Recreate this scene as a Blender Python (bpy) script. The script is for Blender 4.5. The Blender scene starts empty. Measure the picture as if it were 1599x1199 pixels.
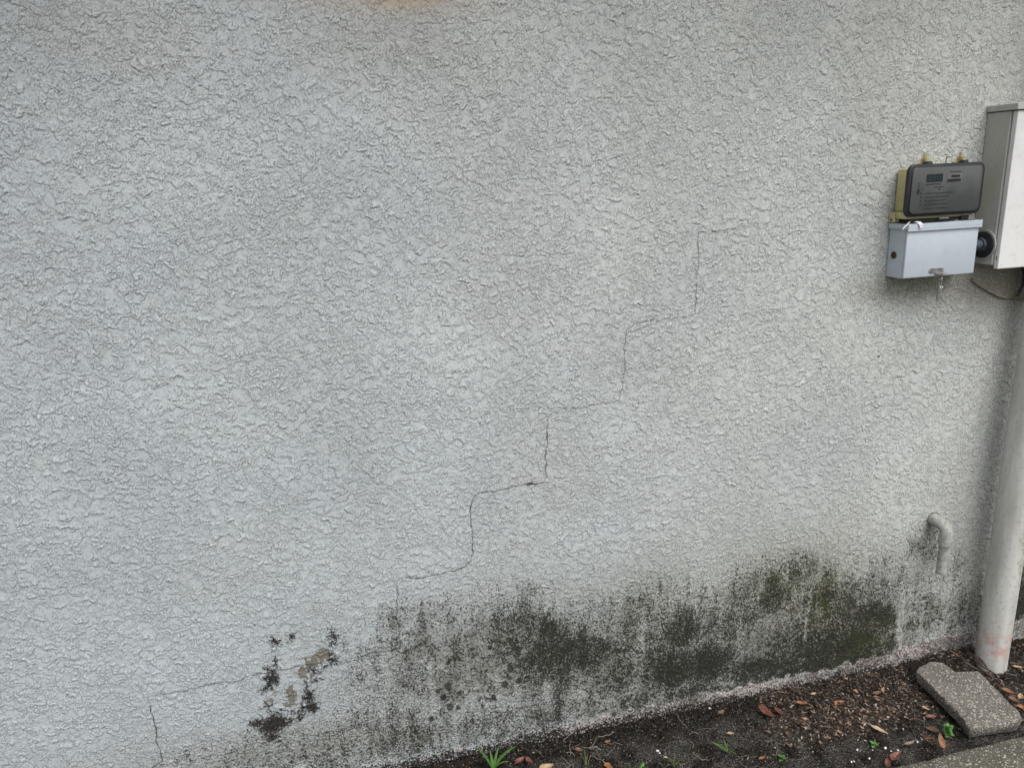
import bpy, bmesh, math, random
import numpy as np
from mathutils import Vector, Matrix, noise
rad = math.radians
S = bpy.context.scene
COL = S.collection
random.seed(7)

# ------------------------------------------------------------------ camera
CP = (-0.90690, -1.75333, 1.55071)
CR = (0.97002218, -0.24004474, -0.03788798)
CU = (0.0996274, 0.25060573, 0.96294919)
CF = (0.22165594, 0.93785675, -0.26700815)
FPX = 1191.0
cam = bpy.data.cameras.new('camera'); cam.sensor_width = 36; cam.lens = 36 * FPX / 1599
cam.clip_start = 0.02; cam.clip_end = 500
co = bpy.data.objects.new('camera', cam); COL.objects.link(co); S.camera = co
M = Matrix((CR, CU, (-CF[0], -CF[1], -CF[2]))).transposed().to_4x4(); M.translation = CP
co.matrix_world = M

# ------------------------------------------------------------------ light
SUN_DIR = Vector((0.20, -0.50, 1.0)).normalized()      # towards the sun
w = bpy.data.worlds.new('World'); S.world = w; w.use_nodes = True
nt = w.node_tree; bg = nt.nodes['Background']
sk = nt.nodes.new('ShaderNodeTexSky'); sk.sky_type = 'NISHITA'; sk.sun_disc = False
sk.sun_elevation = math.asin(SUN_DIR.z); sk.sun_rotation = math.atan2(SUN_DIR.x, SUN_DIR.y)
sk.air_density = 1.5; sk.dust_density = 4.0
hs = nt.nodes.new('ShaderNodeHueSaturation'); hs.inputs['Saturation'].default_value = 0.22
nt.links.new(sk.outputs[0], hs.inputs['Color']); nt.links.new(hs.outputs[0], bg.inputs[0])
bg.inputs[1].default_value = 0.125
sl = bpy.data.lights.new('sun', 'SUN'); sl.energy = 1.6; sl.angle = rad(56); sl.color = (1, 0.975, 0.94)
so = bpy.data.objects.new('sun', sl); COL.objects.link(so)
so.rotation_euler = SUN_DIR.to_track_quat('Z', 'Y').to_euler(); so.location = (3, -4, 6)
S.view_settings.view_transform = 'Standard'; S.view_settings.look = 'None'
S.view_settings.gamma = 1; S.view_settings.exposure = 0.66

# ------------------------------------------------------------------ helpers
def ray(px, py):
    u, v = (px - 799.5) / FPX, (599.5 - py) / FPX
    return Vector(CF) + Vector(CR) * u + Vector(CU) * v
def on_wall(px, py, y=0.0):
    d = ray(px, py); c = Vector(CP); return c + d * ((y - c.y) / d.y)
def on_ground(px, py, z=0.0):
    d = ray(px, py); c = Vector(CP); return c + d * ((z - c.z) / d.z)

def tag(o, label=None, cat=None, group=None, kind=None):
    if label: o['label'] = label
    if cat: o['category'] = cat
    if group: o['group'] = group
    if kind: o['kind'] = kind
    return o
def empty(name, loc, label, cat, group=None):
    o = bpy.data.objects.new(name, None); o.location = loc; o.empty_display_size = 0.05
    COL.objects.link(o); tag(o, label, cat, group); return o
def mesh_obj(name, verts, faces, mat, parent=None, smooth=False, origin=None):
    me = bpy.data.meshes.new(name)
    org = Vector(origin) if origin is not None else Vector((0, 0, 0))
    me.from_pydata([tuple(Vector(v) - org) for v in verts], [], faces)
    me.materials.append(mat)
    if smooth: me.polygons.foreach_set('use_smooth', [True] * len(me.polygons))
    me.update()
    o = bpy.data.objects.new(name, me); COL.objects.link(o); o.location = org
    if parent:
        o.parent = parent; o.location = org - world_of(parent)
    return o
def world_of(o):
    v = o.location.copy()
    while o.parent: o = o.parent; v += o.location
    return v

class MB:
    """collects shapes of one part in world coordinates"""
    def __init__(self): self.bm = bmesh.new()
    def box(self, lo, hi, bev=0.0, seg=2, rot=None):
        lo, hi = Vector(lo), Vector(hi); c = (lo + hi) / 2; s = hi - lo
        r = bmesh.ops.create_cube(self.bm, size=1.0)
        vs = r['verts']
        mt = Matrix.Translation(c) @ (rot.to_4x4() if rot else Matrix.Identity(4)) @ Matrix.Diagonal((s.x, s.y, s.z, 1))
        bmesh.ops.transform(self.bm, matrix=mt, verts=vs)
        if bev:
            es = list({e for v in vs for e in v.link_edges})
            bmesh.ops.bevel(self.bm, geom=es, offset=bev, segments=seg, affect='EDGES', profile=0.5)
        return self
    def cyl(self, a, b, r1, r2=None, n=24, cap=True):
        a, b = Vector(a), Vector(b); r2 = r1 if r2 is None else r2
        q = (b - a).to_track_quat('Z', 'Y').to_matrix().to_4x4()
        r = bmesh.ops.create_cone(self.bm, cap_ends=cap, segments=n, radius1=r1, radius2=r2, depth=(b - a).length)
        bmesh.ops.transform(self.bm, matrix=Matrix.Translation((a + b) / 2) @ q, verts=r['verts'])
        return self
    def tube(self, pts, r, n=8, rfun=None, cap=True):
        pts = [Vector(p) for p in pts]; rings = []
        prev = None
        for i, p in enumerate(pts):
            t = (pts[min(i + 1, len(pts) - 1)] - pts[max(i - 1, 0)]).normalized()
            if prev is None:
                s = t.orthogonal().normalized()
            else:
                s = (prev - t * prev.dot(t)).normalized()
            prev = s; b = t.cross(s)
            rr = rfun(i / (len(pts) - 1)) if rfun else r
            rings.append([self.bm.verts.new(p + (s * math.cos(k * 2 * math.pi / n) + b * math.sin(k * 2 * math.pi / n)) * rr) for k in range(n)])
        for i in range(len(rings) - 1):
            for k in range(n):
                self.bm.faces.new((rings[i][k], rings[i][(k + 1) % n], rings[i + 1][(k + 1) % n], rings[i + 1][k]))
        if cap:
            self.bm.faces.new(rings[0][::-1]); self.bm.faces.new(rings[-1])
        return self
    def poly(self, pts, depth_vec, bev=0.0):
        """prism: outline pts swept by depth_vec"""
        a = [self.bm.verts.new(Vector(p)) for p in pts]
        b = [self.bm.verts.new(Vector(p) + Vector(depth_vec)) for p in pts]
        n = len(pts); fs = [self.bm.faces.new(a), self.bm.faces.new(b[::-1])]
        for i in range(n): fs.append(self.bm.faces.new((a[i], b[i], b[(i + 1) % n], a[(i + 1) % n])))
        if bev:
            es = list(fs[0].edges) + list(fs[1].edges)
            bmesh.ops.bevel(self.bm, geom=es, offset=bev, segments=3, affect='EDGES', profile=0.5)
        return self
    def build(self, name, mat, parent=None, smooth=False, origin=None):
        bmesh.ops.recalc_face_normals(self.bm, faces=self.bm.faces)
        org = Vector(origin) if origin is not None else (world_of(parent) if parent else Vector((0, 0, 0)))
        bmesh.ops.translate(self.bm, vec=-org, verts=self.bm.verts)
        me = bpy.data.meshes.new(name); self.bm.to_mesh(me); self.bm.free(); me.materials.append(mat)
        if smooth:
            me.polygons.foreach_set('use_smooth', [True] * len(me.polygons))
            try: me.set_sharp_from_angle(angle=rad(38))
            except Exception: pass
        o = bpy.data.objects.new(name, me); COL.objects.link(o); o.location = org
        if parent: o.parent = parent; o.location = org - world_of(parent)
        return o

# ------------------------------------------------------------------ material helpers
class NT:
    def __init__(self, name, rough=0.8, metallic=0.0, spec=0.3):
        self.m = bpy.data.materials.new(name); self.m.use_nodes = True
        self.t = self.m.node_tree; self.b = self.t.nodes['Principled BSDF']
        self.b.inputs['Roughness'].default_value = rough; self.b.inputs['Metallic'].default_value = metallic
        self.b.inputs['Specular IOR Level'].default_value = spec
        self.tc = self.t.nodes.new('ShaderNodeTexCoord'); self.P = self.tc.outputs['Object']
    def n(self, typ, **kw):
        nd = self.t.nodes.new(typ)
        for k, v in kw.items(): setattr(nd, k, v)
        return nd
    def l(self, a, b): self.t.links.new(a, b)
    def set(self, sock, v):
        if isinstance(v, (int, float, tuple)): sock.default_value = v
        else: self.l(v, sock)
    def math(self, op, a, b=0.0, c=None, clamp=False):
        nd = self.n('ShaderNodeMath', operation=op); nd.use_clamp = clamp
        self.set(nd.inputs[0], a); self.set(nd.inputs[1], b)
        if c is not None: self.set(nd.inputs[2], c)
        return nd.outputs[0]
    def noise(self, scale, detail=3.0, rough=0.55, vec=None, dist=0.0, mapping=None):
        nd = self.n('ShaderNodeTexNoise'); nd.inputs['Scale'].default_value = scale
        nd.inputs['Detail'].default_value = detail; nd.inputs['Roughness'].default_value = rough
        nd.inputs['Distortion'].default_value = dist
        v = vec or self.P
        if mapping:
            mp = self.n('ShaderNodeMapping'); mp.inputs['Scale'].default_value = mapping; self.l(v, mp.inputs[0]); v = mp.outputs[0]
        self.l(v, nd.inputs['Vector']); return nd.outputs[0]
    def voro(self, scale, feature='F1', out='Distance', vec=None, rnd=1.0):
        nd = self.n('ShaderNodeTexVoronoi', feature=feature); nd.inputs['Scale'].default_value = scale
        nd.inputs['Randomness'].default_value = rnd
        self.l(vec or self.P, nd.inputs['Vector']); return nd.outputs[out]
    def ramp(self, v, lo, hi, to0=0.0, to1=1.0, smooth=True):
        nd = self.n('ShaderNodeMapRange'); nd.interpolation_type = 'SMOOTHSTEP' if smooth else 'LINEAR'
        nd.clamp = True if not smooth else nd.clamp
        self.set(nd.inputs[0], v); self.set(nd.inputs[1], lo); self.set(nd.inputs[2], hi)
        self.set(nd.inputs[3], to0); self.set(nd.inputs[4], to1); return nd.outputs[0]
    def mix(self, f, a, b, mode='MIX'):
        nd = self.n('ShaderNodeMix', data_type='RGBA'); nd.blend_type = mode; nd.clamp_factor = True
        self.set(nd.inputs[0], f)
        for s, v in ((nd.inputs[6], a), (nd.inputs[7], b)):
            if isinstance(v, tuple): s.default_value = (*v[:3], 1)
            else: self.l(v, s)
        return nd.outputs[2]
    def attr(self, name):
        nd = self.n('ShaderNodeAttribute'); nd.attribute_name = name; return nd.outputs['Fac']
    def color(self, v):
        s = self.b.inputs['Base Color']
        if isinstance(v, tuple): s.default_value = (*v[:3], 1)
        else: self.l(v, s)
    def bump(self, h, dist, strength=1.0):
        nd = self.n('ShaderNodeBump'); nd.inputs['Distance'].default_value = dist; nd.inputs['Strength'].default_value = strength
        self.l(h, nd.inputs['Height']); self.l(nd.outputs[0], self.b.inputs['Normal'])
def simple(name, col, col2=None, scale=20, rough=0.6, metallic=0.0, spec=0.3, bump=0.0, bscale=None, lo=0.4, hi=0.65, dirt=None, dscale=60, damt=0.5):
    t = NT(name, rough, metallic, spec)
    c = t.mix(t.ramp(t.noise(scale, 5, 0.6), lo, hi), col, col2 or tuple(x * 0.8 for x in col))
    if dirt:
        f = t.math('MULTIPLY', t.ramp(t.noise(dscale, 6, 0.7), 0.52, 0.72), damt)
        c = t.mix(f, c, dirt)
    t.color(c)
    if bump: t.bump(t.noise(bscale or scale * 4, 4, 0.6), bump, 1.0)
    return t.m

# ------------------------------------------------------------------ numpy noise
rng = np.random.default_rng(11)
def fftn(nz, nx, dx, lo, hi, ang=0.0, ratio=1.0, seed=0):
    """band limited noise, wavelengths lo..hi metres, stretched by ratio along ang"""
    g = np.random.default_rng(seed).standard_normal((nz, nx)).astype(np.float32)
    F = np.fft.rfft2(g)
    kz = np.fft.fftfreq(nz, dx)[:, None]; kx = np.fft.rfftfreq(nx, dx)[None, :]
    c, s = math.cos(ang), math.sin(ang)
    ku = (kx * c + kz * s) * ratio; kv = (-kx * s + kz * c)
    k = np.sqrt(ku * ku + kv * kv) + 1e-9
    f0, f1 = 1 / hi, 1 / lo
    B = np.exp(-(np.log(k / math.sqrt(f0 * f1)) / (0.5 * math.log(f1 / f0))) ** 2)
    B = B / k
    o = np.fft.irfft2(F * B, s=(nz, nx)); return ((o - o.mean()) / o.std()).astype(np.float32)
def sst(a, lo, hi):
    t = np.clip((a - lo) / (hi - lo), 0, 1); return t * t * (3 - 2 * t)
def warp(f, u, v):
    nz, nx = f.shape
    Z, X = np.meshgrid(np.arange(nz, dtype=np.float32), np.arange(nx, dtype=np.float32), indexing='ij')
    Z = Z + v; X = X + u
    z0 = np.floor(Z).astype(int); x0 = np.floor(X).astype(int); fz = Z - z0; fx = X - x0
    a = f[z0 % nz, x0 % nx]; b = f[z0 % nz, (x0 + 1) % nx]; c = f[(z0 + 1) % nz, x0 % nx]; d = f[(z0 + 1) % nz, (x0 + 1) % nx]
    return (a * (1 - fx) + b * fx) * (1 - fz) + (c * (1 - fx) + d * fx) * fz

def grid_mesh(name, V, nz, nx, mat, attrs, flip=False):
    me = bpy.data.meshes.new(name)
    me.vertices.add(nz * nx); me.vertices.foreach_set('co', V.astype(np.float32).ravel())
    i = np.arange(nz * nx, dtype=np.int32).reshape(nz, nx)
    q = np.stack([i[:-1, :-1], i[:-1, 1:], i[1:, 1:], i[1:, :-1]], -1).reshape(-1, 4)
    if flip: q = q[:, ::-1]
    me.loops.add(q.size); me.loops.foreach_set('vertex_index', q.ravel())
    me.polygons.add(len(q)); me.polygons.foreach_set('loop_start', np.arange(0, q.size, 4, dtype=np.int32))
    me.polygons.foreach_set('use_smooth', np.ones(len(q), dtype=bool))
    me.update(calc_edges=True)
    for k, v in attrs.items():
        a = me.attributes.new(k, 'FLOAT', 'POINT'); a.data.foreach_set('value', v.astype(np.float32).ravel())
    me.materials.append(mat)
    o = bpy.data.objects.new(name, me); COL.objects.link(o); return o

# ------------------------------------------------------------------ the stucco wall: relief
DX = 0.0017
WX0, WX1, WZ0, WZ1 = -2.0, 1.6, -0.03, 2.07
nx, nz = int(round((WX1 - WX0) / DX)) + 1, int(round((WZ1 - WZ0) / DX)) + 1
xs = WX0 + np.arange(nx) * DX; zs = WZ0 + np.arange(nz) * DX
XX, ZZ = np.meshgrid(xs, zs)
def F(lo, hi, ang=0, ratio=1, seed=0): return fftn(nz, nx, DX, lo, hi, ang, ratio, seed)
wu, wv = F(.02, .06, seed=1) * 2.3, F(.02, .06, seed=2) * 2.3       # jagged edges
wu2, wv2 = F(.005, .014, seed=3) * 1.0, F(.005, .014, seed=4) * 1.0
A1 = warp(F(.008, .026, rad(-28), 1.4, 5), wu + wu2, wv + wv2)
A2 = warp(F(.008, .024, rad(10), 1.5, 6), wu + wu2, wv + wv2)
sel = sst(F(.15, .5, seed=7), -.6, .6)
A = A1 * (1 - sel) + A2 * sel
Af = warp(F(.0065, .017, rad(-20), 1.5, 16), wu + wu2, wv + wv2); Ac = warp(F(.012, .038, rad(-12), 1.6, 17), wu + wu2, wv + wv2)
sc1 = sst(F(.12, .45, seed=18), -.5, .9); sc2 = sst(F(.2, .6, seed=19), .4, 1.6)
A = A * (1 - .8 * sc1) + Af * .8 * sc1; A = A * (1 - .75 * sc2) + Ac * .75 * sc2; A = A / A.std()
B = warp(F(.006, .014, rad(-15), 1.5, 8), wu2, wv2)
dens = .35 + .65 * sst(F(.05, .16, seed=9), -.9, .8)                              # where the small texture is dense
flat = sst(F(.025, .075, seed=10), .95, 1.45)                           # smooth trowelled islands
Cg = F(.004, .009, seed=12)
low = sst(0.75 - ZZ, -.1, .6)                                         # grainier towards the base
patch = sst(F(.03, .09, seed=14), -1.9, -.3)
def blur(a, sig):
    kz = np.fft.fftfreq(nz, DX)[:, None]; kx = np.fft.rfftfreq(nx, DX)[None, :]
    return np.fft.irfft2(np.fft.rfft2(a) * np.exp(-2 * (math.pi * sig) ** 2 * (kz * kz + kx * kx)), s=(nz, nx)).astype(np.float32)
# trowel-dragged ledges: sharp on the lower side, feathering out above
def ledge(Mk, sig, up, right, keep=.18):
    g = np.roll(blur(Mk, sig), (int(round(up / DX)), int(round(right / DX))), (0, 1))
    return Mk * (1 - (1 - keep) * np.clip(g * 1.15, 0, 1))
A3 = warp(F(.009, .030, rad(-12), 1.8, 15), wu + wu2, wv + wv2)
h = 1.5 * ledge(sst(A, .15, .24), .0065, .0085, .0022, .10) * (.45 + .55 * patch) + 1.25 * ledge(sst(A3, .30, .39), .007, .009, .0022, .10) * (.35 + .65 * patch)
h = h + 1.25 * ledge(sst(A, -.80, -.71), .0065, .008, .002, .10) * (.45 + .55 * patch) + 1.1 * ledge(sst(A, 1.0, 1.1), .0045, .006, .0015)
h = h * (1 - .50 * flat) * .72; h_led = h
h = h + .42 * ledge(sst(B, .45, .70), .0030, .0038, .001) * dens * (1 - flat)
h = h + Cg * (0.05 + 0.13 * low) * (1 - .8 * flat)
h = h + F(.25, .9, seed=13) * 0.8                                     # hand-floated unevenness
HH = h * 0.001

# --- stain masks in wall metres; centres read off the photograph
def loc(px, py):
    p = on_wall(px, py); return p.x, p.z
def blob(px, py, rx, ry, s=1.0, p=2.0):
    cx, cz = loc(px, py); ax = abs(loc(px + rx, py)[0] - cx); az = abs(loc(px, py + ry)[1] - cz)
    i0, i1 = np.searchsorted(xs, [cx - 3.2 * ax, cx + 3.2 * ax]); j0, j1 = np.searchsorted(zs, [cz - 3.2 * az, cz + 3.2 * az])
    sl_ = (slice(j0, j1), slice(i0, i1))
    r2 = ((XX[sl_] - cx) / ax) ** 2 + ((ZZ[sl_] - cz) / az) ** 2
    return sl_, s * np.exp(-0.5 * r2 ** (p / 2))
def paint(lst, mode='max', p=2.0):
    m = np.zeros((nz, nx), np.float32)
    for b in lst:
        s_, v = blob(*b, p=p)
        if mode == 'max': m[s_] = np.maximum(m[s_], v)
        else: m[s_] += v
    return m
mould = paint([
 (650,975,45,32,.26),(620,1040,50,50,.26),(690,1010,40,40,.34),(745,990,36,30,.42),(765,1025,40,36,.48),(705,1068,40,34,.45),(790,1060,50,34,.42),
 (860,985,22,26,.62),(870,1015,36,34,.66),(925,1020,38,30,.70),(900,1055,48,26,.50),(960,1055,40,34,.66),(985,985,30,40,.38),
 (830,935,36,26,.22),(780,960,26,26,.32),(1020,940,34,34,.26),(1010,1035,34,34,.55),
 (1065,985,30,34,.66),(1055,1045,40,30,.82),(1110,1035,46,26,.85),(1120,975,44,34,.44),(1160,940,34,30,.46),(1150,1010,44,30,.52),
 (1210,930,28,34,.62),(1245,905,20,28,.48),(1290,930,18,34,.68),(1215,1010,50,34,.66),(1190,1040,60,22,.92),(1270,1010,50,34,.92),(1270,1040,56,14,.95),
 (1335,1005,42,28,.9),(1355,962,28,26,.78),(1380,968,20,26,.74),(1325,950,24,18,.60),(1385,1010,20,22,.66),(1340,1030,40,12,.92),
 (560,1150,90,30,.34),(650,1155,90,30,.40),(760,1135,80,26,.44),(880,1112,80,24,.46),(980,1095,70,22,.52),(1080,1085,60,20,.6),(1160,1075,60,16,.6),(640,970,50,30,.34),(700,960,60,26,.34),(720,1020,130,66,.40),(800,1000,60,50,.56),(860,1030,70,44,.62),(740,1010,50,40,.5),(660,1000,60,44,.42),(940,1030,80,46,.55),(1000,960,40,40,.34),(1190,930,60,40,.42),(1250,890,30,24,.42),(880,1030,110,60,.52),(760,1030,70,50,.42),(450,1185,150,26,.32),(1040,1020,120,70,.45),(1160,990,100,70,.50),(1290,985,110,70,.60),(420,1175,90,34,.34),(520,1180,80,30,.32),(330,1180,70,24,.20),(620,1120,90,34,.28),(720,1125,90,26,.34),(830,1110,90,20,.38),(930,1090,70,16,.45),
 (1420,990,22,30,.46),(1450,960,30,34,.46),(1500,960,30,44,.42),(1438,842,22,24,.36),(1452,864,20,14,.34),(1490,880,16,20,.24),(1470,905,34,24,.22),(1520,1000,20,24,.46),(1590,940,26,50,.82),(1600,985,26,26,.9)], p=2.6)
mould = mould + paint([(1257,985,1.6,18,-.5),(1404,985,3,36,-.4),(1262,950,2,14,-.2)], 'add') * (mould > .2)
grime = paint([(760,1040,150,70,.8),(1000,1020,150,90,.7),(1230,960,150,80,.8),(1350,990,80,60,.8),(500,1165,230,36,.8),(1480,900,70,90,.45),(1440,445,60,16,.8),(1580,445,70,26,.9),(1165,60,300,60,.16),(1420,150,90,70,.12),(100,60,160,60,.30),(640,60,120,50,.2)])
green = paint([(1245,905,40,34,.55),(1290,930,24,44,.7),(1350,1005,40,30,.42),(1210,900,60,40,.4),(1010,930,50,40,.3),(1300,880,30,40,.35),(880,940,50,30,.2),(1430,446,50,16,.55),(500,1020,30,20,.0)])
tan = paint([(625,-6,62,20,1.0),(560,4,70,12,.45),(690,10,60,14,.4),(620,60,90,30,.10),(1570,440,46,16,.62),(1565,462,36,6,.45),(1075,1098,36,8,.25)])
bare = paint([(502,1022,13,10,1.0),(488,1035,14,9,.9),(474,1050,11,11,.9),(456,1087,9,14,1.0),(452,1098,12,7,.7),(420,1090,10,9,.7),(428,1083,7,6,.7)], p=3)
spots = paint([(x, y, r, r, 1) for x, y, r in [(699,1070,6),(717,1081,4),(692,1088,5),(703,1102,6),(770,1088,4),(788,1067,5.5),(809,1015,5),(810,1062,5),(901,1011,4),(700,1033,4),(797,1044,5.5),(673,1122,4.5),(806,998,3),(684,1078,4),(715,1104,4),(748,1092,3),(832,1035,4),(765,1010,4)]], p=4)
# the base of the render coat: a pale pinkish strip with a wandering top edge, mould stops above it
edge1d = np.interp(xs, [-2, -.6, -.3, 0, .25, .45, .70, .735, .76, .9, 1.6], [.020, .026, .036, .040, .044, .044, .050, .062, .074, .076, .076])
edge = edge1d[None, :] + F(.03, .12, seed=21) * 0.006 + F(.008, .02, seed=22) * .002
pink = sst(edge - ZZ, -.004, .006) * np.interp(xs, [-1.3, -.8, -.2, .3, .8, 1.6], [.35, .55, .75, .85, .95, .7])[None, :]
mould = mould * (1 - np.interp(xs, [-2, -.3, .1, .3], [.15, .3, .75, .9])[None, :] * sst(edge - ZZ, -.008, .006))
splash = sst(np.interp(xs, [-2, -.7, -.2, .5, 1.6], [.040, .034, .030, .018, .022])[None, :] + F(.05, .2, seed=28) * .006 - ZZ, -.022, .022)
# a lip where the coat ends, bulging a little out of the wall
HH = HH + 0.0012 * sst(edge - ZZ, -.012, .014) * (1 + .6 * F(.03, .08, seed=23)) + Cg * .0004 * sst(edge - ZZ, 0, .01)
# exposed patches lie deeper than the paint film
HH = HH - bare * 0.0012
# vertical seam in the coat near the pipe
sx = loc(1404, 985)[0] + (ZZ - .1) * 0.02 + F(.03, .08, seed=24) * .0015
seam = np.exp(-((XX - sx) / .0025) ** 2) * sst(.30 - ZZ, 0, .06)
HH = HH + seam * .0018 + sst(XX - sx, -.002, .004) * sst(.32 - ZZ, 0, .1) * .002
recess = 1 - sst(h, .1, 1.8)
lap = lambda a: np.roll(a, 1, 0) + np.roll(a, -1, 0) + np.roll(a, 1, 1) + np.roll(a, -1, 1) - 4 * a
crease = sst(lap(h_led), .30, .80)                    # thin dark lines at every ledge foot: dirt plus painted ledge shade
# low frequency tint (bluish left and low, warmer right and top)
cool = np.clip(0.55 - 0.36 * (XX + .2) + .18 * (0.9 - ZZ) + .05 * F(.3, .9, seed=25) + .10 * F(.04, .12, seed=26) * flat, 0, 1)
streak = fftn(nz, nx, DX, .02, .09, rad(90), 7.0, 27)
# run-off streaks above the mould
mould = mould + 0.035 * streak * (mould > .08)

# --- extended grid (coarse beyond the photographed part) so that the wall goes on
def ext(a, lo, hi, step):
    left = [lo + (a[0] - lo) * t for t in np.linspace(0, 1, step)[:-1]]; right = [a[-1] + (hi - a[-1]) * t for t in np.linspace(0, 1, step)[1:]]
    return np.array(left + list(a) + right)
ex = ext(xs, -7, 7, 40); ez = np.concatenate([[-.35, -.15], zs, np.linspace(zs[-1], 2.62, 12)[1:]])
ix = np.clip(np.searchsorted(xs, ex - 1e-6), 0, nx - 1); iz = np.clip(np.searchsorted(zs, ez - 1e-6), 0, nz - 1)
take = lambda a: a[np.ix_(iz, ix)]
EX, EZ = np.meshgrid(ex, ez)
V = np.stack([EX, -take(HH), EZ], -1)

t = NT('stucco_paint', rough=0.62, spec=0.25)
f_fine = t.noise(330, 3, 0.7); f_mid = t.noise(95, 4, 0.65); f_sp = t.noise(185, 2, .6); f_big = t.noise(22, 4, 0.6); f_cl = t.noise(9, 3, .6)
rec = t.attr('recess')
base = t.mix(t.attr('cool'), (0.565, 0.575, 0.54), (0.455, 0.502, 0.535))
base = t.mix(t.math('MULTIPLY', t.ramp(f_big, .35, .75), .12), base, (0.43, 0.44, 0.43))
base = t.mix(t.math('MULTIPLY', t.ramp(f_mid, .5, .8), .18), base, (0.62, 0.63, 0.62))
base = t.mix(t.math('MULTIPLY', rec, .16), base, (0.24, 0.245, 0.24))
base = t.mix(t.math('MULTIPLY', t.attr('crease'), .78), base, (0.15, 0.152, 0.15))               # dirt held in the hollows, then ledge shadows painted along the creases
base = t.mix(t.math('MULTIPLY', t.attr('tan'), .62), base, (0.42, 0.29, 0.17))
gr = t.math('MULTIPLY', t.attr('grime'), t.ramp(t.math('ADD', f_sp, t.math('MULTIPLY', f_fine, .6)), .62, .92))
base = t.mix(t.math('MULTIPLY', gr, .95), base, (0.115, 0.112, 0.092))
base = t.mix(t.math('MULTIPLY', t.attr('grime'), .34), base, (0.30, 0.29, 0.24))
base = t.mix(t.math('MULTIPLY', t.attr('green'), t.ramp(f_mid, .35, .65)), base, (0.16, 0.165, 0.085))
bareC = t.mix(f_mid, (0.10, 0.094, 0.080), (0.21, 0.198, 0.170))
base = t.mix(t.ramp(t.math('ADD', t.attr('bare'), t.math('ADD', t.math('MULTIPLY', t.math('SUBTRACT', f_mid, .5), 2.4), t.math('MULTIPLY', t.math('SUBTRACT', f_big, .5), 1.6))), .55, .68), base, bareC)
pk = t.mix(t.ramp(f_mid, .35, .65), (0.47, 0.39, 0.37), (0.27, 0.235, 0.22))
pk = t.mix(t.ramp(t.math('ADD', t.math('MULTIPLY', f_fine, .5), t.math('ADD', t.math('MULTIPLY', f_sp, .5), t.math('MULTIPLY', rec, .12))), .50, .62), pk, (0.07, 0.06, 0.055))
base = t.mix(t.math('MULTIPLY', t.attr('pink'), t.ramp(t.math('ADD', t.math('MULTIPLY', t.noise(14, 3, .6), .6), t.math('MULTIPLY', f_mid, .4)), .32, .50)), base, pk)
base = t.mix(t.ramp(t.math('ADD', t.attr('splash'), t.math('MULTIPLY', t.math('ADD', t.math('SUBTRACT', f_sp, .5), t.math('SUBTRACT', f_fine, .5)), 2.6)), .55, .85), base, (0.02, 0.018, 0.016))
# mould: density + blotches + speckle, settles first in the hollows
d = t.math('ADD', t.math('MULTIPLY', t.attr('mould'), 1.08), t.math('MULTIPLY', t.math('SUBTRACT', f_cl, .5), .45))
d = t.math('MULTIPLY', d, t.ramp(t.attr('mould'), .03, .16))
sp = t.math('ADD', t.math('MULTIPLY', t.math('SUBTRACT', f_mid, .5), 1.5), t.math('MULTIPLY', t.math('SUBTRACT', f_fine, .5), 2.3))
sp = t.math('ADD', sp, t.math('MULTIPLY', t.math('SUBTRACT', t.noise(32, 3, .6), .5), 1.0))
sp = t.math('ADD', sp, t.math('MULTIPLY', t.math('SUBTRACT', rec, .5), .22))
sp = t.math('ADD', sp, t.math('MULTIPLY', t.math('SUBTRACT', f_sp, .5), 1.7))
f_str = t.noise(40, 4, .65, mapping=(1, 1, .35))
wash = t.math('ADD', t.math('MULTIPLY', t.attr('mould'), 1.25), t.math('ADD', t.math('MULTIPLY', t.math('SUBTRACT', f_str, .5), .55), t.math('MULTIPLY', t.math('SUBTRACT', t.noise(18, 4, .65), .5), .9)))
wash = t.math('MULTIPLY', t.ramp(wash, .12, .80), t.ramp(t.attr('mould'), .03, .22))
d = t.math('ADD', d, t.math('MULTIPLY', t.math('SUBTRACT', f_str, .5), .35))
wc = t.mix(t.attr('green'), (0.098, 0.094, 0.076), (0.085, 0.086, 0.045))
base = t.mix(t.math('MULTIPLY', wash, .70), base, wc)
mk = t.ramp(t.math('ADD', d, sp), .36, .66)
mk = t.math('MULTIPLY', mk, t.ramp(t.attr('mould'), .02, .10))
mc = t.mix(t.ramp(f_mid, .3, .7), (0.010, 0.011, 0.009), (0.032, 0.032, 0.025))
mc = t.mix(t.math('MULTIPLY', t.attr('green'), t.ramp(f_big, .4, .6)), mc, (0.042, 0.048, 0.018))
base = t.mix(t.math('MULTIPLY', mk, .93), base, mc)
sk_ = t.ramp(t.math('ADD', t.attr('spots'), t.math('MULTIPLY', t.math('SUBTRACT', f_fine, .5), 1.8)), .45, .75)
base = t.mix(t.math('MULTIPLY', sk_, .85), base, (0.022, 0.022, 0.019))
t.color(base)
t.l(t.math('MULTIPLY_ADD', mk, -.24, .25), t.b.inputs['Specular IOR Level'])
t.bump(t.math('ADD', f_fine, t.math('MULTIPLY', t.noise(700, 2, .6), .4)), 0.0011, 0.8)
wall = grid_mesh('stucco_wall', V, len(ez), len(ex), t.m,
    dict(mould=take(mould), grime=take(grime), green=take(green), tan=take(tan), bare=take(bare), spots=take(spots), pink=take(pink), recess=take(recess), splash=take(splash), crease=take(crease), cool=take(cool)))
tag(wall, 'light grey painted stucco house wall with black mould along its base', 'wall')

def wall_y(x, z, r=1):
    i = int(np.clip(round((x - WX0) / DX), r, nx - 1 - r)); j = int(np.clip(round((z - WZ0) / DX), r, nz - 1 - r))
    return -float(HH[j - r:j + r + 1, i - r:i + r + 1].max())

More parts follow.
